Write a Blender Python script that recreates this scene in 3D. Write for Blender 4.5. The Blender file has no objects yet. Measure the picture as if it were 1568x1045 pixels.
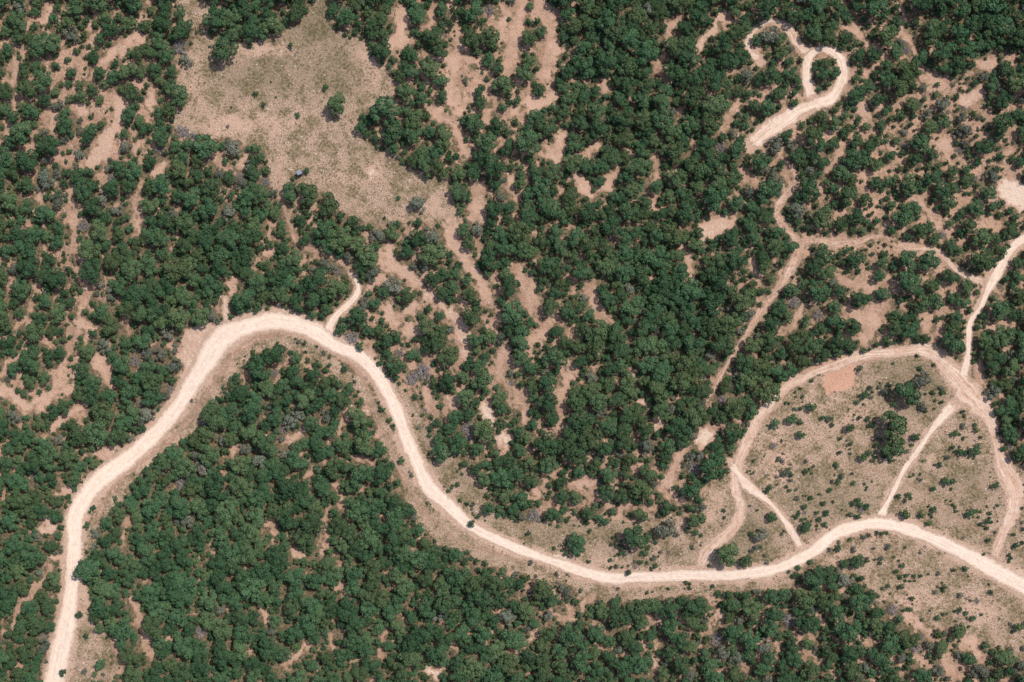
import bpy, math, random
import numpy as np
from mathutils import Vector

random.seed(7); rng=np.random.default_rng(11)
S=0.2; CX,CY=784.0,522.5
scene=bpy.context.scene
def W(px,py): return ((px-CX)*S,(CY-py)*S)

# ------------------------------------------------------------ noise helpers
def lattice(seed):
    return np.random.default_rng(seed).random((256,256))
LAT={}
def vnoise(x,y,seed):
    if seed not in LAT: LAT[seed]=lattice(seed)
    L=LAT[seed]
    xi=np.floor(x).astype(int); yi=np.floor(y).astype(int)
    fx=x-xi; fy=y-yi
    fx=fx*fx*(3-2*fx); fy=fy*fy*(3-2*fy)
    x0=xi&255; x1=(xi+1)&255; y0=yi&255; y1=(yi+1)&255
    return (L[x0,y0]*(1-fx)+L[x1,y0]*fx)*(1-fy)+(L[x0,y1]*(1-fx)+L[x1,y1]*fx)*fy
def fbm(x,y,seed,o=3):
    s=0;a=1;t=0
    for i in range(o):
        s=s+a*vnoise(x*2**i+17.3*i,y*2**i+5.1*i,seed+i); t+=a; a*=0.5
    return s/t
def sstep(a,b,x):
    t=np.clip((x-a)/(b-a),0,1); return t*t*(3-2*t)
def hgt(x,y):   # world metres
    x=np.asarray(x,float);y=np.asarray(y,float)
    return 1.6*np.sin(x*0.021+0.6)*np.cos(y*0.027+0.3)+0.5*np.sin(x*0.06+y*0.045)+0.25*np.sin(x*0.13-y*0.1+1.0)

# ------------------------------------------------------------ layout data (survey coordinates)
ROADS=[
 ('dirt_road',1.0,[(70,1100,32),(86,1045,32),(97,985,32),(108,930,26),(112,880,24),(113,830,25),(120,785,28),(150,740,29),(200,700,25),(238,660,24),(275,615,26),(305,570,30),(335,525,35),(375,500,28),(425,490,28),(475,505,26),(515,528,22),(550,548,20),(580,580,19),(605,628,20),(626,682,21),(652,735,21),(692,782,19),(735,815,15),(790,840,14),(850,860,14),(900,878,16),(950,887,17),(1010,884,16),(1060,880,17),(1130,880,17),(1190,871,17),(1240,845,18),(1290,814,18),(1340,801,18),(1390,810,18),(1450,835,19),(1500,860,22),(1568,895,27),(1680,950,27)]),
 ('dirt_track',0.95,[(500,512,14),(512,488,9),(540,460,9),(548,440,8),(538,420,5)]),
 ('dirt_track',0.2,[(538,420,6),(522,400,6),(490,388,7),(460,375,7),(442,340,4),(430,290,4),(436,250,3)]),
 ('dirt_track',0.5,[(1068,872,14),(1085,842,15),(1112,815,14),(1132,778,13),(1124,742,15),(1132,700,15),(1150,660,13),(1180,622,12),(1215,585,13),(1260,562,13),(1320,548,13),(1370,540,13),(1420,536,15),(1452,560,24),(1478,600,42),(1508,635,24),(1524,680,13),(1542,725,26),(1552,765,20),(1535,812,12),(1520,856,12)]),
 ('dirt_track',0.8,[(1228,840,12),(1205,800,7),(1172,766,8),(1142,740,12),(1118,708,11)]),
 ('dirt_track',0.85,[(1348,795,13),(1365,752,8),(1398,702,8),(1430,652,9),(1462,618,16)]),
 ('dirt_track',0.9,[(1620,330,12),(1568,368,12),(1545,395,12),(1525,420,15),(1512,442,10),(1500,470,8),(1485,495,8),(1482,540,8),(1476,575,12)]),
 ('dirt_track',0.45,[(1512,432,10),(1470,417,7),(1430,386,8),(1380,375,6)]),
 ('dirt_track',0.35,[(1352,362,5),(1330,364,5),(1285,372,13),(1250,368,6),(1222,372,8)]),
 ('dirt_track',0.75,[(1150,222,20),(1180,195,24),(1212,180,20),(1250,160,16),(1275,148,17),(1293,118,13),(1288,90,12),(1262,74,10),(1240,84,11),(1236,108,11),(1246,150,12)]),
 ('dirt_track',0.55,[(1240,84,10),(1222,66,10),(1208,42,12),(1182,34,8),(1156,48,8),(1148,72,9),(1165,92,16)]),
 ('dirt_track',0.35,[(1200,245,6),(1218,275,7),(1196,310,10),(1192,335,9),(1222,370,9),(1218,398,14),(1198,430,8),(1175,465,8),(1145,510,6),(1110,562,5),(1082,612,4)]),
 ('dirt_track',0.12,[(1150,745,4),(1190,690,5),(1240,690,4),(1310,712,4),(1360,725,4)]),
 ('dirt_track',0.15,[(1385,735,6),(1440,775,5),(1500,815,5)]),
 ('dirt_track',0.2,[(450,512,6),(400,516,8),(360,545,8),(322,600,8),(285,650,8),(240,690,7),(190,728,7),(160,768,8),(148,800,7)]),
 ('dirt_track',0.15,[(505,535,5),(550,572,5),(580,640,5),(608,712,5),(650,785,5),(720,835,5),(800,862,4)]),
]
OPEN=[
 (0.9,[(425,468,10),(427,482,22)]),(0.85,[(345,458,14),(346,480,18)]),(0.5,[(352,445,8),(362,425,6)]),
 (0.75,[(318,505,20),(300,520,36),(284,552,26),(285,575,14)]),(0.5,[(262,530,10),(262,530,10)]),
 (0.8,[(72,800,22),(76,812,18)]),(0.7,[(80,855,10),(95,850,10)]),(0.3,[(75,870,8),(30,930,6),(10,970,8)]),(0.5,[(165,700,14),(150,695,10),(180,685,6)]),
 (0.6,[(122,905,14),(130,925,14),(120,960,12)]),(0.5,[(95,760,10),(105,745,10)]),
 (0.7,[(1097,346,26),(1082,352,22),(1118,338,18)]),(0.9,[(1078,664,26),(1070,676,18)]),(1.0,[(1548,292,38),(1568,300,44)]),
 (0.7,[(1480,150,16),(1500,145,10)]),(0.5,[(1520,98,14),(1500,104,8)]),(0.4,[(1440,130,12),(1425,120,8)]),
 (0.4,[(1380,10,8),(1385,50,12),(1400,75,6)]),(0.35,[(1450,215,22),(1452,240,12)]),(0.35,[(1325,180,24),(1318,165,14)]),
 (0.4,[(1540,240,10),(1552,225,8)]),(0.35,[(1290,225,12),(1270,260,10)]),(0.4,[(1300,40,14),(1320,60,10),(1345,75,8)]),
 (0.7,[(1115,15,10),(1095,42,12),(1075,70,12),(1072,88,8)]),(0.4,[(1040,20,9),(1022,55,10),(1012,108,8)]),
 (0.4,[(820,-20,18),(840,30,24),(848,70,22),(832,120,14)]),(0.35,[(800,-20,18),(795,30,16),(785,80,18),(775,110,16)]),(0.35,[(730,130,14),(705,170,14)]),
 (0.35,[(770,10,14),(775,60,12)]),(0.5,[(845,150,18),(815,160,22),(790,165,12)]),(0.35,[(930,140,10),(925,120,8)]),
 (0.5,[(612,20,18),(615,55,24),(605,75,16)]),(0.3,[(660,40,14),(668,10,10)]),(0.45,[(700,65,14),(690,130,16),(695,150,20)]),(0.4,[(650,85,8),(725,95,12)]),
 (0.4,[(665,170,12),(700,200,14),(715,235,14)]),(0.4,[(745,190,8),(760,150,9)]),
 (0.5,[(855,215,20),(855,245,14),(835,230,14)]),(0.5,[(885,275,20),(905,300,12)]),(0.45,[(925,285,14),(940,265,12)]),(0.4,[(905,230,14),(925,215,8)]),
 (0.35,[(735,290,18),(728,325,18),(740,335,10)]),(0.35,[(780,270,8),(790,310,8)]),
 (0.5,[(690,345,24),(698,378,22),(718,405,18),(735,430,14),(748,465,10)]),
 (0.6,[(594,378,14),(596,405,22),(630,425,18),(645,440,10)]),(0.5,[(560,440,12),(590,425,10)]),(0.6,[(590,470,14),(602,495,12)]),
 (0.7,[(655,450,12),(690,478,18),(708,505,18),(716,545,12)]),(0.5,[(640,500,18),(620,510,12)]),(0.5,[(640,470,12),(600,485,9)]),
 (0.35,[(800,420,20),(808,455,22),(815,480,10)]),(0.4,[(770,540,26),(768,575,16)]),(0.35,[(740,430,14),(752,470,12)]),(0.35,[(845,490,14),(820,520,18)]),
 (0.35,[(900,440,12),(915,470,16),(930,490,10)]),(0.35,[(872,560,10),(862,630,12)]),(0.4,[(560,520,10),(570,545,10)]),
 (0.9,[(744,625,22),(752,640,14)]),(0.9,[(772,668,18),(776,682,14)]),(0.5,[(697,612,14),(700,622,8)]),(0.85,[(985,612,15),(992,616,8)]),(0.85,[(1005,645,12),(1018,652,8)]),
 (0.45,[(804,640,10),(790,600,12)]),(0.3,[(650,605,14),(665,630,10)]),(0.6,[(970,565,10),(972,575,8)]),
 (0.5,[(1046,690,12),(1030,715,10),(1025,745,12)]),(0.5,[(1040,768,12),(1012,735,8)]),(0.5,[(912,735,14),(880,742,12)]),(0.4,[(960,770,14),(940,800,10)]),
 (0.45,[(825,752,14),(827,765,9)]),(0.4,[(1092,760,36),(1085,790,26)]),
 (0.45,[(860,660,10),(875,640,7)]),(0.4,[(930,770,10),(905,755,8)]),
 (0.45,[(80,15,12),(70,38,16)]),(0.5,[(212,60,12),(185,82,16),(165,95,12)]),(0.35,[(150,100,8),(140,120,8)]),
 (0.6,[(184,150,14),(182,185,14),(165,212,22),(155,235,30),(130,248,16)]),(0.55,[(234,150,16),(232,165,16)]),(0.55,[(130,165,16),(128,175,10)]),(0.5,[(82,180,12),(75,195,10)]),
 (0.4,[(22,90,14),(26,125,10)]),(0.45,[(14,190,10),(8,215,10)]),(0.5,[(242,262,18),(250,250,10)]),(0.45,[(60,302,18),(50,300,10)]),(0.45,[(215,215,12),(205,235,8)]),
 (0.4,[(330,245,8),(350,260,9)]),(0.45,[(388,238,10),(365,248,8)]),(0.5,[(212,310,8),(214,355,9)]),
 (0.3,[(110,290,9),(105,330,8),(118,395,8),(130,440,12),(122,490,12),(102,545,9),(88,595,10)]),(0.55,[(118,492,14),(140,505,8)]),
 (0.55,[(110,592,12),(65,607,12),(40,625,16),(12,602,16),(-20,590,14)]),(0.55,[(122,626,12),(95,640,12),(80,658,8)]),(0.35,[(150,555,24),(155,575,18)]),(0.5,[(60,630,9),(75,610,8)]),
 (0.5,[(20,545,10),(5,560,8)]),(0.3,[(180,460,7),(195,510,8)]),(0.3,[(265,380,6),(275,350,6)]),(0.35,[(405,390,14),(410,375,8)]),(0.4,[(412,345,7),(420,360,6)]),
 (0.3,[(35,500,8),(45,520,6)]),(0.3,[(55,440,6),(40,470,6)]),
 (0.5,[(465,660,10),(448,668,9),(435,680,6)]),(0.4,[(358,688,12),(355,700,8)]),(0.35,[(470,725,12),(480,715,8)]),(0.35,[(375,575,8),(380,570,6)]),(0.4,[(515,740,9),(530,800,6)]),
 (0.3,[(412,800,16),(420,815,8)]),(0.45,[(455,848,14),(460,852,10)]),(0.45,[(320,848,8),(318,852,6)]),(0.5,[(472,990,10),(450,1008,10),(430,1018,6)]),(0.35,[(405,930,7),(408,950,7)]),(0.3,[(585,1000,12),(590,975,8)]),
 (0.9,[(655,1028,18),(670,1038,12)]),(0.5,[(565,1045,8),(570,1040,7)]),(0.5,[(510,968,8),(505,985,6)]),(0.6,[(820,965,9),(812,985,8)]),(0.45,[(850,948,8),(872,942,10)]),(0.5,[(1015,948,12),(1003,958,8)]),(0.45,[(905,920,12),(895,930,8)]),
 (0.6,[(1105,940,9),(1090,955,8)]),(0.45,[(1010,985,6),(1000,1030,6)]),(0.25,[(205,910,9),(222,960,12),(232,1005,12)]),(0.3,[(190,840,6),(200,790,6)]),(0.35,[(175,975,12),(185,1000,8)]),
 (0.5,[(500,780,7),(490,850,6)]),(0.35,[(535,625,9),(520,655,9)]),(0.35,[(600,690,10),(575,640,8)]),(0.4,[(575,705,10),(545,700,7)]),
 (0.4,[(1500,960,14),(1485,985,16),(1500,1010,12)]),(0.5,[(1390,945,12),(1420,965,12)]),(0.4,[(1445,1010,12),(1460,1025,9)]),
 (0.4,[(1210,500,10),(1230,470,8)]),(0.3,[(1330,490,26),(1300,480,14),(1360,470,14),(1322,520,14)]),(0.35,[(1290,430,12),(1330,440,14),(1360,430,12)]),(0.3,[(1420,500,14),(1425,480,10)]),(0.4,[(1440,350,10),(1400,300,8)]),
 (0.4,[(1505,330,8),(1525,345,9)]),(0.4,[(1500,560,7),(1505,590,9)]),(0.5,[(1530,500,8),(1505,505,6)]),(0.35,[(1050,380,7),(1060,420,8)]),(0.3,[(1045,170,8),(1040,180,8)]),(0.3,[(995,320,8),(1005,240,6)]),
 (0.3,[(1140,260,8),(1160,285,9)]),(0.25,[(1130,160,8),(1110,200,8)]),(0.3,[(1160,440,7),(1150,400,7)]),
 (0.3,[(1276,574,46),(1292,586,48)]),
]
MEADOWS=[
 [(272,-60),(325,-60),(322,0),(320,60),(358,75),(440,50),(478,30),(482,0),(482,-60),(512,-60),(507,0),(512,42),(552,60),(580,95),(605,130),(598,168),(562,168),(548,195),(575,228),(612,248),(650,268),(688,277),(702,320),(690,350),(645,342),(600,335),(575,350),(530,328),(510,302),(480,292),(445,278),(432,305),(416,290),(410,245),(380,222),(330,212),(280,212),(262,190),(292,155),(268,122),(285,90),(300,60),(275,0)],
 [(1150,690),(1165,650),(1210,600),(1260,570),(1330,550),(1410,545),(1445,570),(1480,620),(1520,660),(1530,720),(1540,770),(1515,850),(1450,825),(1390,805),(1340,795),(1280,812),(1230,840),(1190,870),(1080,870),(1068,840),(1065,785),(1088,740),(1130,715)],
 [(1245,862),(1300,825),(1390,820),(1470,850),(1568,915),(1660,960),(1660,1040),(1568,1010),(1500,975),(1440,960),(1385,930),(1350,925),(1320,885),(1290,870)],
 [(598,570),(640,625),(655,668),(690,700),(738,725),(742,775),(800,800),(850,795),(900,805),(960,795),(1000,790),(1050,795),(1075,865),(950,882),(850,852),(760,822),(700,780),(652,720),(620,650)],
 [(430,500),(500,540),(560,590),(590,650),(625,710),(680,780),(760,835),(850,865),(950,895),(1100,890),(1200,880),(1225,880),(1200,896),(1120,908),(1000,918),(900,918),(850,890),(740,862),(680,836),(640,800),(618,740),(585,680),(560,622),(510,570),(450,530),(395,535),(335,600),(285,668),(205,738),(162,790),(140,850),(125,850),(140,780),(200,700),(290,620),(350,530),(390,500)],
 [(112,895),(138,915),(152,960),(182,1010),(170,1100),(105,1100),(112,960)],
 [(1548,715),(1600,715),(1660,950),(1568,900),(1520,860),(1535,800)],
]
# ------------------------------------------------------------ fields
STEP=2.5; MX=170
gx=np.arange(-MX,1568+MX+0.1,STEP); gy=np.arange(-MX,1045+MX+0.1,STEP)
PX,PY=np.meshgrid(gx,gy,indexing='ij')
wx=PX+10*(fbm(PX/16,PY/16,40)-0.5)*2+5*(vnoise(PX/5,PY/5,45)-0.5)*2
wy=PY+10*(fbm(PX/16,PY/16,50)-0.5)*2+5*(vnoise(PX/5,PY/5,55)-0.5)*2
rx=PX+2.5*(vnoise(PX/14,PY/14,60)-0.5)*2; ry=PY+2.5*(vnoise(PX/14,PY/14,61)-0.5)*2
def capsule_field(X,Y,pts,out):
    for a,b in zip(pts[:-1],pts[1:]):
        x0,y0,w0=a;x1,y1,w1=b
        m=max(w0,w1)/2+45
        i0=np.searchsorted(gx,min(x0,x1)-m);i1=np.searchsorted(gx,max(x0,x1)+m)
        j0=np.searchsorted(gy,min(y0,y1)-m);j1=np.searchsorted(gy,max(y0,y1)+m)
        if i0>=i1 or j0>=j1: continue
        xx=X[i0:i1,j0:j1];yy=Y[i0:i1,j0:j1]
        dx,dy=x1-x0,y1-y0;L=dx*dx+dy*dy+1e-6
        t=np.clip(((xx-x0)*dx+(yy-y0)*dy)/L,0,1)
        d=np.hypot(xx-x0-t*dx,yy-y0-t*dy)-(w0+(w1-w0)*t)/2
        out[i0:i1,j0:j1]=np.minimum(out[i0:i1,j0:j1],d)
def poly_sdf(X,Y,P):
    d=np.full(X.shape,1e9);ins=np.zeros(X.shape,bool)
    for (x0,y0),(x1,y1) in zip(P,P[1:]+P[:1]):
        dx,dy=x1-x0,y1-y0;L=dx*dx+dy*dy+1e-6
        t=np.clip(((X-x0)*dx+(Y-y0)*dy)/L,0,1)
        d=np.minimum(d,np.hypot(X-x0-t*dx,Y-y0-t*dy))
        if y0!=y1:
            c=((y0>Y)!=(y1>Y))&(X<(x1-x0)*(Y-y0)/(y1-y0)+x0); ins^=c
    return np.where(ins,-d,d)
BIG=60.0
d_road=np.full(PX.shape,BIG);dust=np.zeros(PX.shape)
def catmull(pts,n=8):
    P=[pts[0]]+list(pts)+[pts[-1]];out=[]
    for i in range(1,len(P)-2):
        p0,p1,p2,p3=[np.array(q,float) for q in P[i-1:i+3]]
        for k in range(n):
            t=k/n
            out.append(0.5*((2*p1)+(-p0+p2)*t+(2*p0-5*p1+4*p2-p3)*t*t+(-p0+3*p1-3*p2+p3)*t**3))
    out.append(np.array(pts[-1],float));return out
for nm,b,pts in ROADS:
    f=np.full(PX.shape,BIG); capsule_field(rx,ry,[tuple(p) for p in catmull(pts,4)],f)
    wd_=14 if nm=='dirt_road' else 8
    d_road=np.minimum(d_road,f); dust=np.maximum(dust,b*0.8*(1-sstep(-2,wd_,f)))
d_open=np.full(PX.shape,BIG)
for b,pts in OPEN:
    f=np.full(PX.shape,BIG); capsule_field(wx,wy,[(x,y,w+2) for x,y,w in pts],f)
    d_open=np.minimum(d_open,f); dust=np.maximum(dust,b*(1-sstep(-7,4,f)))
d_mead=np.full(PX.shape,BIG)
for P in MEADOWS: d_mead=np.minimum(d_mead,poly_sdf(wx,wy,P))
def G(cx,cy,sx,sy): return np.exp(-(((PX-cx)/sx)**2+((PY-cy)/sy)**2))
dens=0.42+0.65*G(110,150,180,190)+0.5*G(740,520,200,200)+0.5*G(740,100,150,170)+0.8*G(1440,240,190,210)+0.45*G(1340,440,150,80)+0.6*G(1450,1000,190,80)+0.35*G(60,520,110,160)+0.4*G(930,780,120,80)+0.3*G(1000,960,250,60)+0.25*G(1180,200,60,200)\
   -0.36*G(300,400,110,110)-0.33*G(1010,480,110,130)-0.31*G(950,80,80,140)-0.35*G(350,850,250,160)-0.5*G(1520,30,80,60)-0.3*G(400,20,80,60)
dens=np.clip(dens,0.02,1.05)
a1=math.radians(62);a2=math.radians(-62)
def streak(a,seed,sa=8.5,sl=13):
    ca,sa_=math.cos(a),math.sin(a)
    u=(PX*ca-PY*sa_); v=(PX*sa_+PY*ca)
    return fbm(u/sl,v/sa,seed,3)
n1=streak(a1,80);n2=streak(a2,90)
wmix=sstep(430,640,PX)*(1-sstep(1050,1250,PX)*0.6)
n=n1*(1-wmix)+n2*wmix; n=(n-0.5)/np.sqrt((1-wmix)**2+wmix**2)+0.5
thr=0.785-0.25*dens
d_gap=(thr-n)*46
d_clear=np.minimum(np.minimum(d_road,d_open),np.minimum(d_mead,d_gap))
d_bare=np.minimum(d_road,d_open)
def smp(F,x,y):
    i=min(max((x-gx[0])/STEP,0),len(gx)-1.001);j=min(max((y-gy[0])/STEP,0),len(gy)-1.001)
    return F[int(i+0.5),int(j+0.5)]

# ------------------------------------------------------------ node helpers
def newmat(name):
    m=bpy.data.materials.new(name);m.use_nodes=True
    nt=m.node_tree;nt.nodes.clear();return m,nt
class N:
    def __init__(s,nt): s.nt=nt
    def node(s,t,**k):
        n=s.nt.nodes.new(t)
        for a,b in k.items(): setattr(n,a,b)
        return n
    def link(s,a,b): s.nt.links.new(a,b)
    def setin(s,n,i,v):
        if isinstance(v,bpy.types.NodeSocket): s.link(v,n.inputs[i])
        else: n.inputs[i].default_value=v
    def math(s,op,a,b=0.0,c=None,clamp=False):
        n=s.node('ShaderNodeMath',operation=op,use_clamp=clamp); s.setin(n,0,a);s.setin(n,1,b)
        if c is not None: s.setin(n,2,c)
        return n.outputs[0]
    def mix(s,f,a,b,bt='MIX'):
        n=s.node('ShaderNodeMix',data_type='RGBA',blend_type=bt)
        s.setin(n,0,f)
        s.setin(n,6,a if isinstance(a,bpy.types.NodeSocket) else (*a,1)); s.setin(n,7,b if isinstance(b,bpy.types.NodeSocket) else (*b,1))
        return n.outputs[2]
    def noise(s,vec,scale,detail=4,rough=0.6):
        n=s.node('ShaderNodeTexNoise');s.link(vec,n.inputs['Vector']);n.inputs['Scale'].default_value=scale;n.inputs['Detail'].default_value=detail;n.inputs['Roughness'].default_value=rough
        return n.outputs['Fac']
    def ramp(s,v,a,b,to0=0.0,to1=1.0):
        n=s.node('ShaderNodeMapRange',interpolation_type='SMOOTHSTEP');s.setin(n,0,v);s.setin(n,1,a);s.setin(n,2,b);s.setin(n,3,to0);s.setin(n,4,to1);return n.outputs[0]
    def attr(s,name,kind='GEOMETRY'):
        n=s.node('ShaderNodeAttribute');n.attribute_name=name;n.attribute_type=kind;return n
    def out(s,sh): 
        o=s.node('ShaderNodeOutputMaterial');s.link(sh,o.inputs['Surface'])
def bsdf(h,col,rough=0.0,normal=None):
    b=h.node('ShaderNodeBsdfDiffuse');h.setin(b,'Color',col if isinstance(col,bpy.types.NodeSocket) else (*col,1));b.inputs['Roughness'].default_value=rough
    if normal: h.link(normal,b.inputs['Normal'])
    return b.outputs[0]
def bump(h,v,dist,st=1.0):
    b=h.node('ShaderNodeBump');h.link(v,b.inputs['Height']);b.inputs['Distance'].default_value=dist;b.inputs['Strength'].default_value=st;return b.outputs[0]

# ground material
gm,nt=newmat('dry_earth_ground');h=N(nt)
pos=h.node('ShaderNodeNewGeometry').outputs['Position']
nm_=h.noise(pos,0.16,6,0.72);nf=h.noise(pos,1.3,4,0.72);nff=h.noise(pos,4.0,3,0.7)
soil=h.mix(h.ramp(nm_,0.35,0.65),(0.32,0.19,0.13),(0.50,0.305,0.22))
soil=h.mix(h.ramp(nff,0.5,0.70,0,0.6),soil,(0.60,0.42,0.315))
soil=h.mix(h.ramp(nf,0.47,0.62,0,0.6),soil,(0.175,0.145,0.085))
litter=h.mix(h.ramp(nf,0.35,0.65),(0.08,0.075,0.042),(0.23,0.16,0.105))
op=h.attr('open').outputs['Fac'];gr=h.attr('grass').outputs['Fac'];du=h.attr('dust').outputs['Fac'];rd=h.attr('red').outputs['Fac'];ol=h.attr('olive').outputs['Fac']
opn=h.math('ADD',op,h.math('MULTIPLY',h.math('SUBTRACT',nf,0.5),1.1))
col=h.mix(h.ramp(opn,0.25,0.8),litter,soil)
dryg=h.mix(h.ramp(nf,0.40,0.60),(0.125,0.10,0.056),(0.29,0.21,0.135))
pale=h.mix(h.ramp(nff,0.42,0.58),(0.22,0.15,0.10),(0.53,0.37,0.28))
gsel=h.math('ADD',nm_,h.math('MULTIPLY',h.math('SUBTRACT',nff,0.5),0.35))
grass=h.mix(h.ramp(gsel,0.43,0.58),dryg,pale)
grass=h.mix(h.math('MULTIPLY',ol,0.7),grass,h.mix(h.ramp(nf,0.4,0.6),(0.095,0.09,0.05),(0.215,0.165,0.10)))
col=h.mix(h.ramp(h.math('ADD',gr,h.math('MULTIPLY',h.math('SUBTRACT',nf,0.5),0.8)),0.25,0.75),col,grass)
dn=h.math('ADD',du,h.math('MULTIPLY',h.math('SUBTRACT',nf,0.5),1.0))
dn=h.math('ADD',dn,h.math('MULTIPLY',h.math('SUBTRACT',nm_,0.5),0.7))
dcol=h.mix(h.ramp(nff,0.3,0.7),(0.45,0.285,0.205),(0.57,0.39,0.295))
col=h.mix(h.ramp(dn,0.15,0.6,0,0.85),col,dcol)
col=h.mix(h.ramp(dn,0.65,1.0,0,0.9),col,(0.67,0.52,0.41))
col=h.mix(h.ramp(h.math('ADD',rd,h.math('MULTIPLY',h.math('SUBTRACT',nf,0.5),0.5)),0.3,0.8,0,0.8),col,(0.57,0.31,0.215))
h.out(bsdf(h,col,0.0,bump(h,h.math('ADD',nf,h.math('MULTIPLY',nff,0.5)),0.4)))

# road material
rm,nt=newmat('pale_caliche_road');h=N(nt)
pos=h.node('ShaderNodeNewGeometry').outputs['Position']
ua=h.attr('across').outputs['Fac'];ub=h.attr('brightness').outputs['Fac'];ul=h.attr('along').outputs['Fac'];ue=h.attr('ragged').outputs['Fac']
nm_=h.noise(pos,0.25,4);nf=h.noise(pos,0.9,5,0.72);nff=h.noise(pos,5,3,0.7)
cb=h.node('ShaderNodeCombineXYZ');h.link(h.math('MULTIPLY',ua,4.0),cb.inputs[0]);h.link(h.math('MULTIPLY',ul,0.05),cb.inputs[1])
nl=h.noise(cb.outputs[0],1.6,3)
low=h.mix(h.ramp(nf,0.35,0.65),(0.37,0.225,0.155),(0.50,0.315,0.23))
hi=h.mix(h.ramp(nf,0.3,0.7),(0.62,0.475,0.38),(0.74,0.60,0.495))
bb=h.math('ADD',ub,h.math('MULTIPLY',h.math('SUBTRACT',nm_,0.5),0.7))
bb=h.math('ADD',bb,h.math('MULTIPLY',h.math('SUBTRACT',nl,0.5),1.5))
col=h.mix(h.ramp(bb,0.2,1.0),low,hi)
au=h.math('ABSOLUTE',ua)
col=h.mix(h.ramp(h.math('ADD',au,h.math('MULTIPLY',h.math('SUBTRACT',nf,0.5),0.9)),0.35,0.8,0,0.8),col,(0.51,0.355,0.265))
rut=h.ramp(h.math('ABSOLUTE',h.math('SUBTRACT',au,0.12)),0.0,0.16,1.0,0.0)
col=h.mix(h.math('MULTIPLY',h.math('MULTIPLY',rut,h.ramp(nm_,0.42,0.62)),0.35),col,(0.47,0.345,0.26))
col=h.mix(h.ramp(nff,0.55,0.75,0,0.3),col,(0.42,0.30,0.22))
edge=h.math('ADD',au,h.math('MULTIPLY',h.math('SUBTRACT',nf,0.5),ue))
alpha=h.ramp(edge,0.52,1.0,1.0,0.0)
alpha=h.math('MULTIPLY',alpha,h.ramp(h.math('ADD',nf,h.math('MULTIPLY',ub,0.8)),0.45,0.85))
sh=bsdf(h,col,0.0,bump(h,h.math('ADD',nf,nl),0.18))
tr=h.node('ShaderNodeBsdfTransparent').outputs[0]
mx=h.node('ShaderNodeMixShader');h.link(alpha,mx.inputs[0]);h.link(tr,mx.inputs[1]);h.link(sh,mx.inputs[2]);h.out(mx.outputs[0])

def leafmat(name,c0,c1,c2):
    m,nt=newmat(name);h=N(nt)
    t=h.attr('tint').outputs['Fac'];r=h.node('ShaderNodeObjectInfo').outputs['Random']
    pos=h.node('ShaderNodeNewGeometry').outputs['Position']
    big=h.noise(pos,0.02,1)
    c=h.mix(t,c0,c1)
    f=h.ramp(h.math('ADD',h.math('MULTIPLY',r,0.8),h.math('MULTIPLY',big,0.6)),0.5,1.25,0,0.7)
    c=h.mix(f,c,c2)
    v=h.math('ADD',h.math('MULTIPLY',h.math('FRACT',h.math('MULTIPLY',r,7.31)),0.5),0.76)
    hs=h.node('ShaderNodeHueSaturation');h.link(c,hs.inputs['Color']);h.link(v,hs.inputs['Value'])
    h.out(bsdf(h,hs.outputs[0]));return m
leafm=leafmat('oak_leaves',(0.034,0.078,0.041),(0.070,0.126,0.060),(0.098,0.126,0.056))
greym=leafmat('grey_scrub_leaves',(0.08,0.10,0.075),(0.14,0.155,0.115),(0.16,0.155,0.12))
def simplemat(name,c0,c1,sc=8):
    m,nt=newmat(name);h=N(nt);pos=h.node('ShaderNodeTexCoord').outputs['Object']
    n=h.noise(pos,sc,3);h.out(bsdf(h,h.mix(h.ramp(n,0.35,0.65),c0,c1)));return m
barkm=simplemat('bark',(0.06,0.045,0.035),(0.16,0.13,0.11))
deadm=simplemat('bare_grey_wood',(0.17,0.15,0.145),(0.33,0.295,0.285))
strawm=simplemat('dry_grass_blades',(0.15,0.13,0.075),(0.34,0.265,0.18),3)
stonem=simplemat('limestone',(0.38,0.32,0.27),(0.6,0.52,0.45),4)

# ------------------------------------------------------------ meshes
def mkmesh(name,V,F,mats,mi=None,attrs=None,smooth=False):
    me=bpy.data.meshes.new(name);me.from_pydata([tuple(v) for v in V],[],[tuple(f) for f in F])
    for m in mats: me.materials.append(m)
    if mi is not None: me.polygons.foreach_set('material_index',np.array(mi,dtype=np.int32))
    for k,a in (attrs or {}).items():
        at=me.attributes.new(k,'FLOAT','POINT');at.data.foreach_set('value',np.array(a,dtype=np.float32))
    if smooth: me.polygons.foreach_set('use_smooth',np.ones(len(F),bool))
    me.update();return me
def tube(V,F,p0,p1,r0,r1,n=5):
    p0=np.array(p0,float);p1=np.array(p1,float);d=p1-p0;d/=np.linalg.norm(d)+1e-9
    a=np.cross(d,[0.3,0.9,0.1]);a/=np.linalg.norm(a);b=np.cross(d,a);s=len(V)
    for p,r in((p0,r0),(p1,r1)):
        for k in range(n):
            t=2*math.pi*k/n;V.append(p+r*(math.cos(t)*a+math.sin(t)*b))
    for k in range(n): F.append((s+k,s+(k+1)%n,s+n+(k+1)%n,s+n+k))
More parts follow.
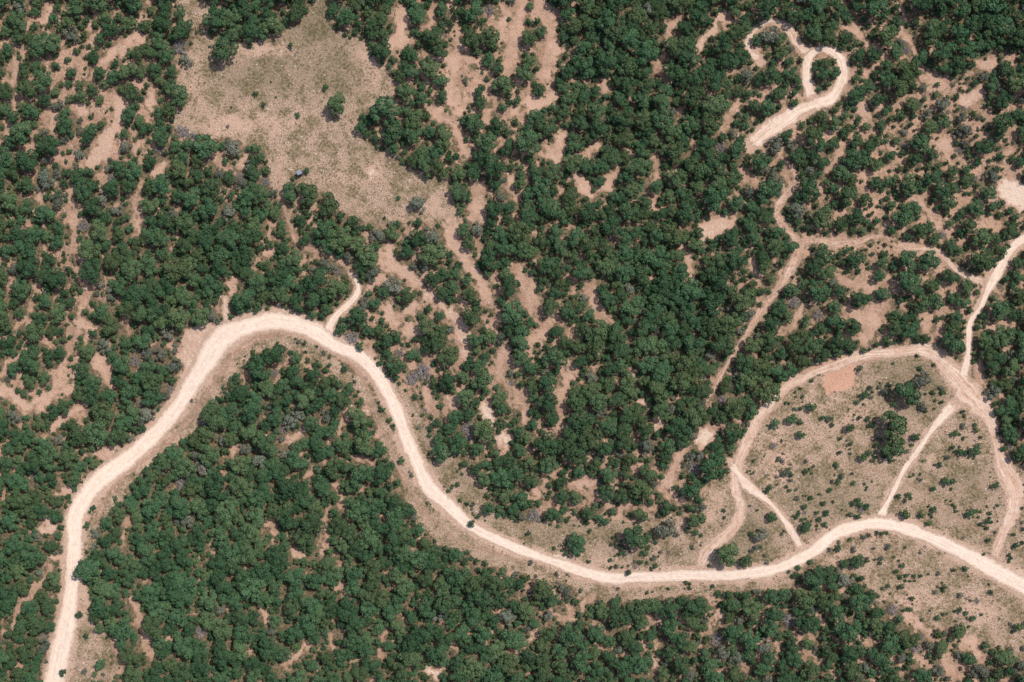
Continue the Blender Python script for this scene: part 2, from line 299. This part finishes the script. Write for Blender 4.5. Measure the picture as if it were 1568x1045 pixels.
def tree_mesh(name,seed,mat,nl=13,leaves=1500,stretch=1.0,tall=1.0,ls=1.0):
    r=np.random.default_rng(seed);V=[];F=[]
    lobes=[]
    base=0.55*tall
    ang0=r.random()*6.28
    for i in range(nl):
        if i<2: rho=r.uniform(0,0.2)
        else: rho=r.uniform(0.35,0.76)
        th=ang0+i*2.399+r.uniform(-0.5,0.5)
        lr=r.uniform(0.18,0.38)*(1.12-0.35*rho)
        z=base+0.5*tall*math.sqrt(max(0,1-(rho/0.95)**2))*r.uniform(0.72,1.1)
        lobes.append((rho*math.cos(th)*stretch,rho*math.sin(th)/stretch,z,lr,r.random()))
    tube(V,F,(0,0,-0.1),(0.03,0.02,base*0.45),0.085,0.06,7)
    for (x,y,z,lr,_) in lobes:
        mid=(x*0.45+r.uniform(-.05,.05),y*0.45+r.uniform(-.05,.05),base*0.45+(z-base*0.45)*0.5)
        tube(V,F,(0.03,0.02,base*0.42),mid,0.04,0.025,4);tube(V,F,mid,(x,y,z),0.025,0.008,3)
    nb=len(F);tint=[0.0]*len(V)
    L=np.array([l[:4] for l in lobes])
    cnt=0
    w=L[:,3]**2;w/=w.sum()
    while cnt<leaves:
        k=r.choice(len(lobes),p=w);x,y,z,lr,tt=lobes[k]
        d=r.normal(size=3);d/=np.linalg.norm(d)
        if d[2]<-0.3: continue
        rad=lr*r.uniform(0.78,1.10)
        if r.random()<0.1: rad*=1.25
        p=np.array([x,y,z])+d*rad*np.array([1,1,0.85])
        dd=np.linalg.norm(L[:,:3]-p,axis=1)/L[:,3]; dd[k]=9
        if dd.min()<0.7: continue
        nn=d+r.normal(size=3)*0.5;nn/=np.linalg.norm(nn)
        a=np.cross(nn,r.normal(size=3));a/=np.linalg.norm(a);b=np.cross(nn,a)
        s=r.uniform(0.04,0.085)*ls;s2=s*r.uniform(0.6,1.0)
        i0=len(V);bend=nn*s*0.3
        V+= [p-a*s,p-b*s2-bend,p+a*s,p+b*s2-bend];F.append((i0,i0+1,i0+2,i0+3))
        tv=min(1,max(0,0.2+0.4*tt+0.5*(r.random()-0.3)))
        tint+=[tv]*4;cnt+=1
    return mkmesh(name,V,F,[barkm,mat],[0]*nb+[1]*(len(F)-nb),{'tint':tint})
def dead_mesh(name,seed):
    r=np.random.default_rng(seed);V=[];F=[]
    def br(p,d,L,rad,dep):
        q=p+d*L;tube(V,F,p,q,rad,rad*0.65,4 if dep>1 else 3)
        if dep==0:return
        for _ in range(4 if dep>1 else 5):
            nd=d*0.6+r.normal(size=3)*0.62;nd[2]=nd[2]*0.5+0.12;nd/=np.linalg.norm(nd)
            br(p+d*L*r.uniform(0.5,1.0),nd,L*r.uniform(0.55,0.85),rad*0.6,dep-1)
    for k in range(5):
        t=k*1.256+r.uniform(-.4,.4)
        d=np.array([math.cos(t)*0.8,math.sin(t)*0.8,0.75]);d/=np.linalg.norm(d)
        br(np.array([0,0,0.0]),d,0.42,0.05,3)
    return mkmesh(name,V,F,[deadm])
def tuft_mesh(name,seed):
    r=np.random.default_rng(seed);V=[];F=[]
    for k in range(22):
        t=r.random()*6.28;l=r.uniform(0.4,1.0);bx,by=r.normal(size=2)*0.22
        w=0.08;i=len(V);dx,dy=math.cos(t),math.sin(t)
        V+=[(bx-dy*w,by+dx*w,0),(bx+dy*w,by-dx*w,0),(bx+dx*l*.35+dy*w*.7,by+dy*l*.35-dx*w*.7,l*.6),(bx+dx*l*.35-dy*w*.7,by+dy*l*.35+dx*w*.7,l*.6),(bx+dx*l*.8,by+dy*l*.8,l*.75)]
        F+=[(i,i+1,i+2,i+3),(i+3,i+2,i+4)]
    return mkmesh(name,V,F,[strawm])
def rock_mesh(name,seed):
    import bmesh
    bm=bmesh.new();bmesh.ops.create_icosphere(bm,subdivisions=2,radius=1)
    r=np.random.default_rng(seed);ph=r.random(6)*6
    for v in bm.verts:
        c=v.co;f=1+0.22*math.sin(c.x*3+ph[0])+0.18*math.sin(c.y*4+ph[1])+0.12*math.sin(c.z*5+c.x*3+ph[2]);v.co=c*f;v.co.z*=0.5
    me=bpy.data.meshes.new(name);bm.to_mesh(me);bm.free();me.materials.append(stonem);return me

def variant_collection(name,meshes):
    c=bpy.data.collections.new(name);
    for m in meshes:
        o=bpy.data.objects.new(m.name,m);c.objects.link(o)
    return c
oaks=[tree_mesh('oak_crown_%02d'%i,100+i,leafm,nl=random.randint(11,19),leaves=1300,stretch=random.uniform(0.86,1.18),tall=random.uniform(0.9,1.35),ls=1.1) for i in range(12)]
smalls=[tree_mesh('scrub_crown_%02d'%i,200+i,leafm,nl=random.randint(6,9),leaves=420,stretch=random.uniform(0.85,1.2),tall=0.95,ls=1.8) for i in range(6)]
greys=[tree_mesh('grey_crown_%02d'%i,300+i,greym,nl=9,leaves=600,stretch=random.uniform(0.85,1.2),tall=0.8,ls=1.3) for i in range(4)]
deads=[dead_mesh('bare_crown_%d'%i,400+i) for i in range(3)]

def scatter(objname,meshes,pts):
    n=len(pts);A=np.array(pts,float)
    x=(A[:,0]-CX)*S;y=(CY-A[:,1])*S;z=hgt(x,y)+A[:,3]
    me=bpy.data.meshes.new(objname+'_points');me.vertices.add(n)
    me.vertices.foreach_set('co',np.stack([x,y,z],1).astype(np.float32).ravel())
    at=me.attributes.new('iscale','FLOAT','POINT');at.data.foreach_set('value',A[:,2].astype(np.float32))
    at=me.attributes.new('irot','FLOAT_VECTOR','POINT');R=np.zeros((n,3),np.float32);R[:,2]=rng.random(n)*6.283;R[:,0]=rng.normal(size=n)*0.06;R[:,1]=rng.normal(size=n)*0.06;at.data.foreach_set('vector',R.ravel())
    at=me.attributes.new('iidx','INT','POINT');at.data.foreach_set('value',rng.integers(0,len(meshes),n).astype(np.int32))
    ob=bpy.data.objects.new(objname,me);scene.collection.objects.link(ob)
    col=variant_collection(objname+'_variants',meshes)
    ng=bpy.data.node_groups.new(objname+'_scatter','GeometryNodeTree')
    ng.interface.new_socket('Geometry',in_out='INPUT',socket_type='NodeSocketGeometry');ng.interface.new_socket('Geometry',in_out='OUTPUT',socket_type='NodeSocketGeometry')
    gi=ng.nodes.new('NodeGroupInput');go=ng.nodes.new('NodeGroupOutput')
    iop=ng.nodes.new('GeometryNodeInstanceOnPoints');ci=ng.nodes.new('GeometryNodeCollectionInfo')
    ci.inputs['Collection'].default_value=col;ci.inputs['Separate Children'].default_value=True;ci.inputs['Reset Children'].default_value=True
    def na(nm,t):
        q=ng.nodes.new('GeometryNodeInputNamedAttribute');q.data_type=t;q.inputs['Name'].default_value=nm;return q.outputs['Attribute']
    L=ng.links.new
    L(gi.outputs[0],iop.inputs['Points']);L(ci.outputs[0],iop.inputs['Instance']);iop.inputs['Pick Instance'].default_value=True
    L(na('iidx','INT'),iop.inputs['Instance Index']);L(na('irot','FLOAT_VECTOR'),iop.inputs['Rotation']);L(na('iscale','FLOAT'),iop.inputs['Scale'])
    L(iop.outputs[0],go.inputs[0])
    md=ob.modifiers.new('scatter','NODES');md.node_group=ng
    return ob

# ------------------------------------------------------------ planting
CELL=24;hashg={}
def near_ok(x,y,r,k):
    cx,cy=int(x//CELL),int(y//CELL)
    for i in(-2,-1,0,1,2):
        for j in(-2,-1,0,1,2):
            for (a,b,c) in hashg.get((cx+i,cy+j),()):
                if (a-x)**2+(b-y)**2<(k*(r+c))**2:return False
    return True
def put(x,y,r): hashg.setdefault((int(x//CELL),int(y//CELL)),[]).append((x,y,r))
LONE=[(520,165,17,0),(1086,713,22,0),(1405,582,15,2),(1382,600,20,0),(1360,650,22,0),(1364,684,19,0),(1490,688,10,0),(1310,858,11,0),(970,820,20,0),(882,830,17,0),(1015,808,17,2),
 (677,692,15,0),(642,314,15,2),(1112,848,19,0),(1140,858,10,0),(1162,818,12,2),(1180,790,8,0),(395,228,8,0),(402,240,7,0),(283,203,15,3),(300,210,11,3),(648,568,18,3),(632,580,14,3),(716,655,14,3),(720,668,10,3),(540,518,14,3),
 (1210,640,9,0),(1240,622,8,0),(1225,665,7,0),(690,655,12,0),(1055,745,16,0),(1300,655,7,0),(1320,700,7,0),(1105,1000,14,2),(722,801,6,0),(962,876,5,0),(100,1028,6,0),(124,940,6,0),(350,80,20,0),(385,240,5,0),(470,262,5,0),(1263,98,9,0),(1248,105,5,0),(592,175,22,0),(600,205,18,0)]
for (x,y,r,k) in LONE:
    put(x,y,r)
    m=random.choice(oaks if k==0 else greys if k==2 else deads)
    o=bpy.data.objects.new({0:'oak_tree',2:'grey_scrub_tree',3:'bare_tree'}[k],m);scene.collection.objects.link(o)
    X,Y=W(x,y);s=r*S*1.08;o.location=(X,Y,float(hgt(X,Y))-0.05);o.scale=(s,s,s);o.rotation_euler=(0,0,random.uniform(0,6.28))
big=[];small=[]
greyzone=lambda x,y: vnoise(np.array([x/70.0]),np.array([y/70.0]),123)[0]
def dart(num,rmin,rmax,k,inset,dest,field=d_clear,cond=None):
    xs=rng.uniform(-MX+10,1568+MX-10,num);ys=rng.uniform(-MX+10,1045+MX-10,num);rs=rng.uniform(rmin,rmax,num)
    for x,y,r in zip(xs,ys,rs):
        if smp(field,x,y)<r*inset: continue
        if cond and not cond(x,y,r): continue
        kk=k+0.14*(smp(dens,x,y)-0.5)
        if not near_ok(x,y,r,kk): continue
        put(x,y,r);dest.append((x,y,r))
bo=lambda x,y,r: smp(d_bare,x,y)>r*0.8 and smp(d_road,x,y)>r*0.9
dart(12000,14,20,0.70,0.5,big,cond=bo)
dart(30000,10,14,0.69,0.5,big,cond=bo)
dart(50000,7,10,0.68,0.5,big,cond=bo)
dart(55000,4.5,7,0.71,0.4,small,cond=bo)
dart(36000,3,4.5,0.85,0.2,small,cond=bo)
shrubmask=fbm(PX/20,PY/20,150)
def cm(x,y,r): 
    if smp(d_bare,x,y)<r*0.4 or smp(d_road,x,y)<r+2: return False
    if smp(d_mead,x,y)<0:
        inm1 = x<720 and y<360 
        m=smp(shrubmask,x,y)+0.06*math.exp(-((x-1300)/80)**2-((y-715)/45)**2)
        c=0.015 if inm1 else 0.95*min(1,max(0,(m-0.52)*7))+0.03
        return random.random()<c
    return random.random()<0.45
dart(2500,6,10,0.75,-50,small,cond=lambda x,y,r:(smp(d_mead,x,y)<-2) and not(x<720 and y<360) and smp(d_bare,x,y)>r and smp(shrubmask,x,y)>0.57)
dart(34000,1.8,5.5,0.72,-50,small,cond=cm)
bigp=[];smp_=[];gp=[]
for (x,y,r) in big+small:
    p=(x,y,r*S*1.08*random.uniform(0.95,1.08),-0.05-random.random()*0.15)
    g=greyzone(x,y)
    pg=0.03+0.35*max(0,g-0.6)*3
    if x>650 and y>900: pg+=0.12
    if smp(d_mead,x,y)<0: pg+=0.15
    if random.random()<pg and r<15: gp.append(p)
    elif r>9: bigp.append(p)
    else: smp_.append(p)
print('trees',len(bigp),len(smp_),len(gp))
scatter('oak_woodland',oaks,bigp);scatter('scrub_bushes',smalls,smp_);scatter('grey_scrub',greys+[deads[0]],gp)
T=[];R=[]
for _ in range(45000):
    x=random.uniform(-60,1628);y=random.uniform(-60,1105)
    if smp(d_road,x,y)<3 or smp(d_open,x,y)<-3: continue
    dm=smp(d_mead,x,y)
    if dm<2:
        if smp(shrubmask,x,y)+random.uniform(-.15,.15)>0.5: T.append((x,y,random.uniform(0.18,0.5),0))
    elif smp(d_clear,x,y)<2 and random.random()<0.35: T.append((x,y,random.uniform(0.15,0.4),0))
for _ in range(30000):
    x=random.uniform(-60,1628);y=random.uniform(-60,1105)
    if 4<smp(d_road,x,y) and smp(d_clear,x,y)<0 and random.random()<0.10: R.append((x,y,random.uniform(0.08,0.28),0))
scatter('dry_grass',[tuft_mesh('tuft_%d'%i,i) for i in range(5)],T)
scatter('limestone_rocks',[rock_mesh('rock_%d'%i,i) for i in range(4)],R)

# ------------------------------------------------------------ ground
ext=np.array([60,140,300,700,1600,4000,9000,20000.0])
ax=np.concatenate([gx[0]-ext[::-1],gx,gx[-1]+ext]);ay=np.concatenate([gy[0]-ext[::-1],gy,gy[-1]+ext])
AX,AY=np.meshgrid(ax,ay,indexing='ij');X=(AX-CX)*S;Y=(CY-AY)*S;Z=hgt(X,Y)
nx,ny=AX.shape
def pad(F,v=None):
    return np.pad(F,len(ext),mode='edge')
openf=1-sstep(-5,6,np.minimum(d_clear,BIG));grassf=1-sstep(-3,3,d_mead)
rdist=np.hypot(wx-1283,(wy-576)*0.95)
red=np.clip(1-sstep(22,36,rdist),0,1)
red=np.maximum(red,0.55*(1-sstep(0,10,d_road))*G(1290,555,120,30))
dust=dust*sstep(18,30,rdist)
dust2=np.maximum(dust,grassf*0.50*np.exp(-((wx-380)/110)**2-((wy-190)/22)**2))
for a,cx,cy,sx,sy in ((.85,572,265,14,16),(.5,400,75,60,16),(.5,570,95,18,40),(.45,665,320,25,30),(.75,1190,725,16,14),(.45,1430,705,14,14),(.45,300,120,20,40),(.35,430,255,12,30),(.35,520,270,40,20),(.4,1400,920,60,30),(.5,1500,930,40,25),(.45,1270,855,30,10),(.4,930,860,60,12),(.35,1300,640,60,40),(.5,240,690,60,60),(.4,350,560,40,40),(.4,1180,700,40,60)):
    dust2=np.maximum(dust2,grassf*a*np.exp(-((wx-cx)/sx)**2-((wy-cy)/sy)**2))
olive=np.clip(G(485,40,60,50)+0.8*G(400,120,70,30)+0.7*G(520,120,40,30)+0.9*G(1400,590,60,50)+0.7*G(1260,770,90,40)+0.8*G(1140,820,40,40)+0.5*G(700,700,60,60)+0.5*G(850,820,120,30)+0.5*G(1480,740,40,50),0,1)
idx=np.arange(nx*ny).reshape(nx,ny)
q=np.stack([idx[:-1,:-1],idx[:-1,1:],idx[1:,1:],idx[1:,:-1]],-1).reshape(-1,4)
me=bpy.data.meshes.new('ground');me.vertices.add(nx*ny)
me.vertices.foreach_set('co',np.stack([X,Y,Z],-1).astype(np.float32).ravel())
me.loops.add(q.size);me.loops.foreach_set('vertex_index',q.astype(np.int32).ravel())
me.polygons.add(len(q));me.polygons.foreach_set('loop_start',(np.arange(len(q))*4).astype(np.int32));me.polygons.foreach_set('loop_total',np.full(len(q),4,np.int32))
me.update(calc_edges=True);me.validate()
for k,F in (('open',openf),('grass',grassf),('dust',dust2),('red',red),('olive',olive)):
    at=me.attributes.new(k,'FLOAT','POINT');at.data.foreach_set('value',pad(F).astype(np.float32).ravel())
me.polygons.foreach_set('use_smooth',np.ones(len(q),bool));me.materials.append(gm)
ob=bpy.data.objects.new('ground',me);scene.collection.objects.link(ob)
if me.polygons[0].normal.z<0: me.flip_normals()

# ------------------------------------------------------------ road ribbons
order=sorted(range(len(ROADS)),key=lambda i:ROADS[i][1])
for lay,ri in enumerate(order):
    nm,b,pts=ROADS[ri]
    C=catmull(pts,10);C=np.array(C);P=C[:,:2]*[S,-S]+[-CX*S,CY*S]
    seg=np.hypot(*np.diff(P,axis=0).T);s=np.concatenate([[0],np.cumsum(seg)])
    n=int(s[-1]/0.6)+2;ss=np.linspace(0,s[-1],n)
    px=np.interp(ss,s,P[:,0]);py=np.interp(ss,s,P[:,1]);w=np.interp(ss,s,C[:,2])*S
    wv=0.35 if nm=='dirt_road' else 1.1
    w=w*(1-wv*0.45+wv*(0.6*vnoise(ss/5.0,ss*0+ri*3.3,70)+0.4*vnoise(ss/2.0,ss*0+ri*5.3,72)))
    tx=np.gradient(px);ty=np.gradient(py);L=np.hypot(tx,ty);nxv,nyv=-ty/L,tx/L
    off=(vnoise(ss/9.0,ss*0+ri*7.7,71)-0.5)*(1.0 if nm=='dirt_road' else 1.9)
    px+=nxv*off;py+=nyv*off
    K=11;us=np.linspace(-1,1,K);half=w/2*1.38
    VX=px[:,None]+nxv[:,None]*us*half[:,None];VY=py[:,None]+nyv[:,None]*us*half[:,None]
    VZ=hgt(VX,VY)+0.02+0.005*lay
    fade=np.ones(n)
    if b<0.9: 
        e=np.minimum(ss,s[-1]-ss);fade=np.clip(e/3,0,1)
    ac=np.sign(us)[None,:]*np.maximum(np.abs(us)[None,:],(1-fade)[:,None]*1.0)
    ac[:,K//2]=(1-fade)
    ii=np.arange(n*K).reshape(n,K);F=np.stack([ii[:-1,:-1],ii[1:,:-1],ii[1:,1:],ii[:-1,1:]],-1).reshape(-1,4)
    V=np.stack([VX,VY,VZ],-1).reshape(-1,3)
    rag=1.0 if nm=='dirt_road' else 1.5+1.6*max(0,0.75-b)
    m=mkmesh(nm,V,F,[rm],None,{'across':ac.ravel(),'along':np.repeat(ss,K)+ri*100,'brightness':np.full(n*K,b),'ragged':np.full(n*K,rag)},True)
    if m.polygons[0].normal.z<0: m.flip_normals()
    o=bpy.data.objects.new(nm,m);scene.collection.objects.link(o)

# ------------------------------------------------------------ hunting blind in the meadow
import bmesh
def box(name,c,s,mat,par,bev=0.01):
    bm=bmesh.new();bmesh.ops.create_cube(bm,size=1);bmesh.ops.scale(bm,vec=s,verts=bm.verts);bmesh.ops.bevel(bm,geom=bm.edges[:],offset=bev,segments=1,affect='EDGES')
    m=bpy.data.meshes.new(name);bm.to_mesh(m);bm.free();m.materials.append(mat);o=bpy.data.objects.new(name,m);scene.collection.objects.link(o);o.parent=par;o.location=c;return o
X0,Y0=W(460,266);hb=bpy.data.objects.new('hunting_blind',None);scene.collection.objects.link(hb);hb.location=(X0,Y0,float(hgt(X0,Y0)));hb.rotation_euler=(0,0,0.35)
wm=simplemat('blue_grey_painted_wood',(0.05,0.07,0.10),(0.09,0.11,0.15));rf=simplemat('blue_grey_metal_roof',(0.17,0.20,0.25),(0.25,0.28,0.33));bk=simplemat('dark_opening',(0.01,0.01,0.01),(0.02,0.02,0.02))
for i,(a,b) in enumerate(((-.6,-.6),(.6,-.6),(.6,.6),(-.6,.6))): box('leg_%d'%(i+1),(a,b,0.5),(0.09,0.09,1.0),barkm,hb)
box('cabin',(0,0,1.7),(1.4,1.4,1.4),wm,hb);r_=box('roof',(0,0.1,2.47),(1.5,1.2,0.07),rf,hb);r_.rotation_euler=(0.08,0,0)
for nm,c,s in(('front_window',(0,-0.702,1.9),(0.9,0.03,0.35)),('side_window',(0.702,0,1.9),(0.03,0.9,0.35)),('door',(-0.702,0,1.6),(0.03,0.6,1.1))): box(nm,c,s,bk,hb,0.004)

# ------------------------------------------------------------ light, sky, camera
el=math.radians(57);az=math.radians(48)
sd=Vector((math.sin(az)*math.cos(el),math.cos(az)*math.cos(el),math.sin(el)))
sl=bpy.data.lights.new('sun','SUN');sl.energy=4.3;sl.angle=math.radians(0.5);sl.color=(1.0,0.955,0.88)
so=bpy.data.objects.new('sun',sl);scene.collection.objects.link(so);so.rotation_euler=(-sd).to_track_quat('-Z','Y').to_euler();so.location=(0,0,200)
wd=bpy.data.worlds.new('World');scene.world=wd;wd.use_nodes=True;nt=wd.node_tree
bg=nt.nodes['Background'];sk=nt.nodes.new('ShaderNodeTexSky');sk.sky_type='NISHITA';sk.sun_disc=False;sk.sun_elevation=el;sk.sun_rotation=az;sk.dust_density=2.0
nt.links.new(sk.outputs[0],bg.inputs[0]);bg.inputs[1].default_value=0.14
cam=bpy.data.cameras.new('camera');co=bpy.data.objects.new('camera',cam);scene.collection.objects.link(co);scene.camera=co
cam.sensor_width=36;cam.lens=45;Hh=1568*S*45/36
co.location=(0,0,Hh);co.rotation_euler=(0,0,0);cam.clip_end=10000;cam.clip_start=1
scene.view_settings.view_transform='Standard';scene.view_settings.look='None';scene.view_settings.exposure=0
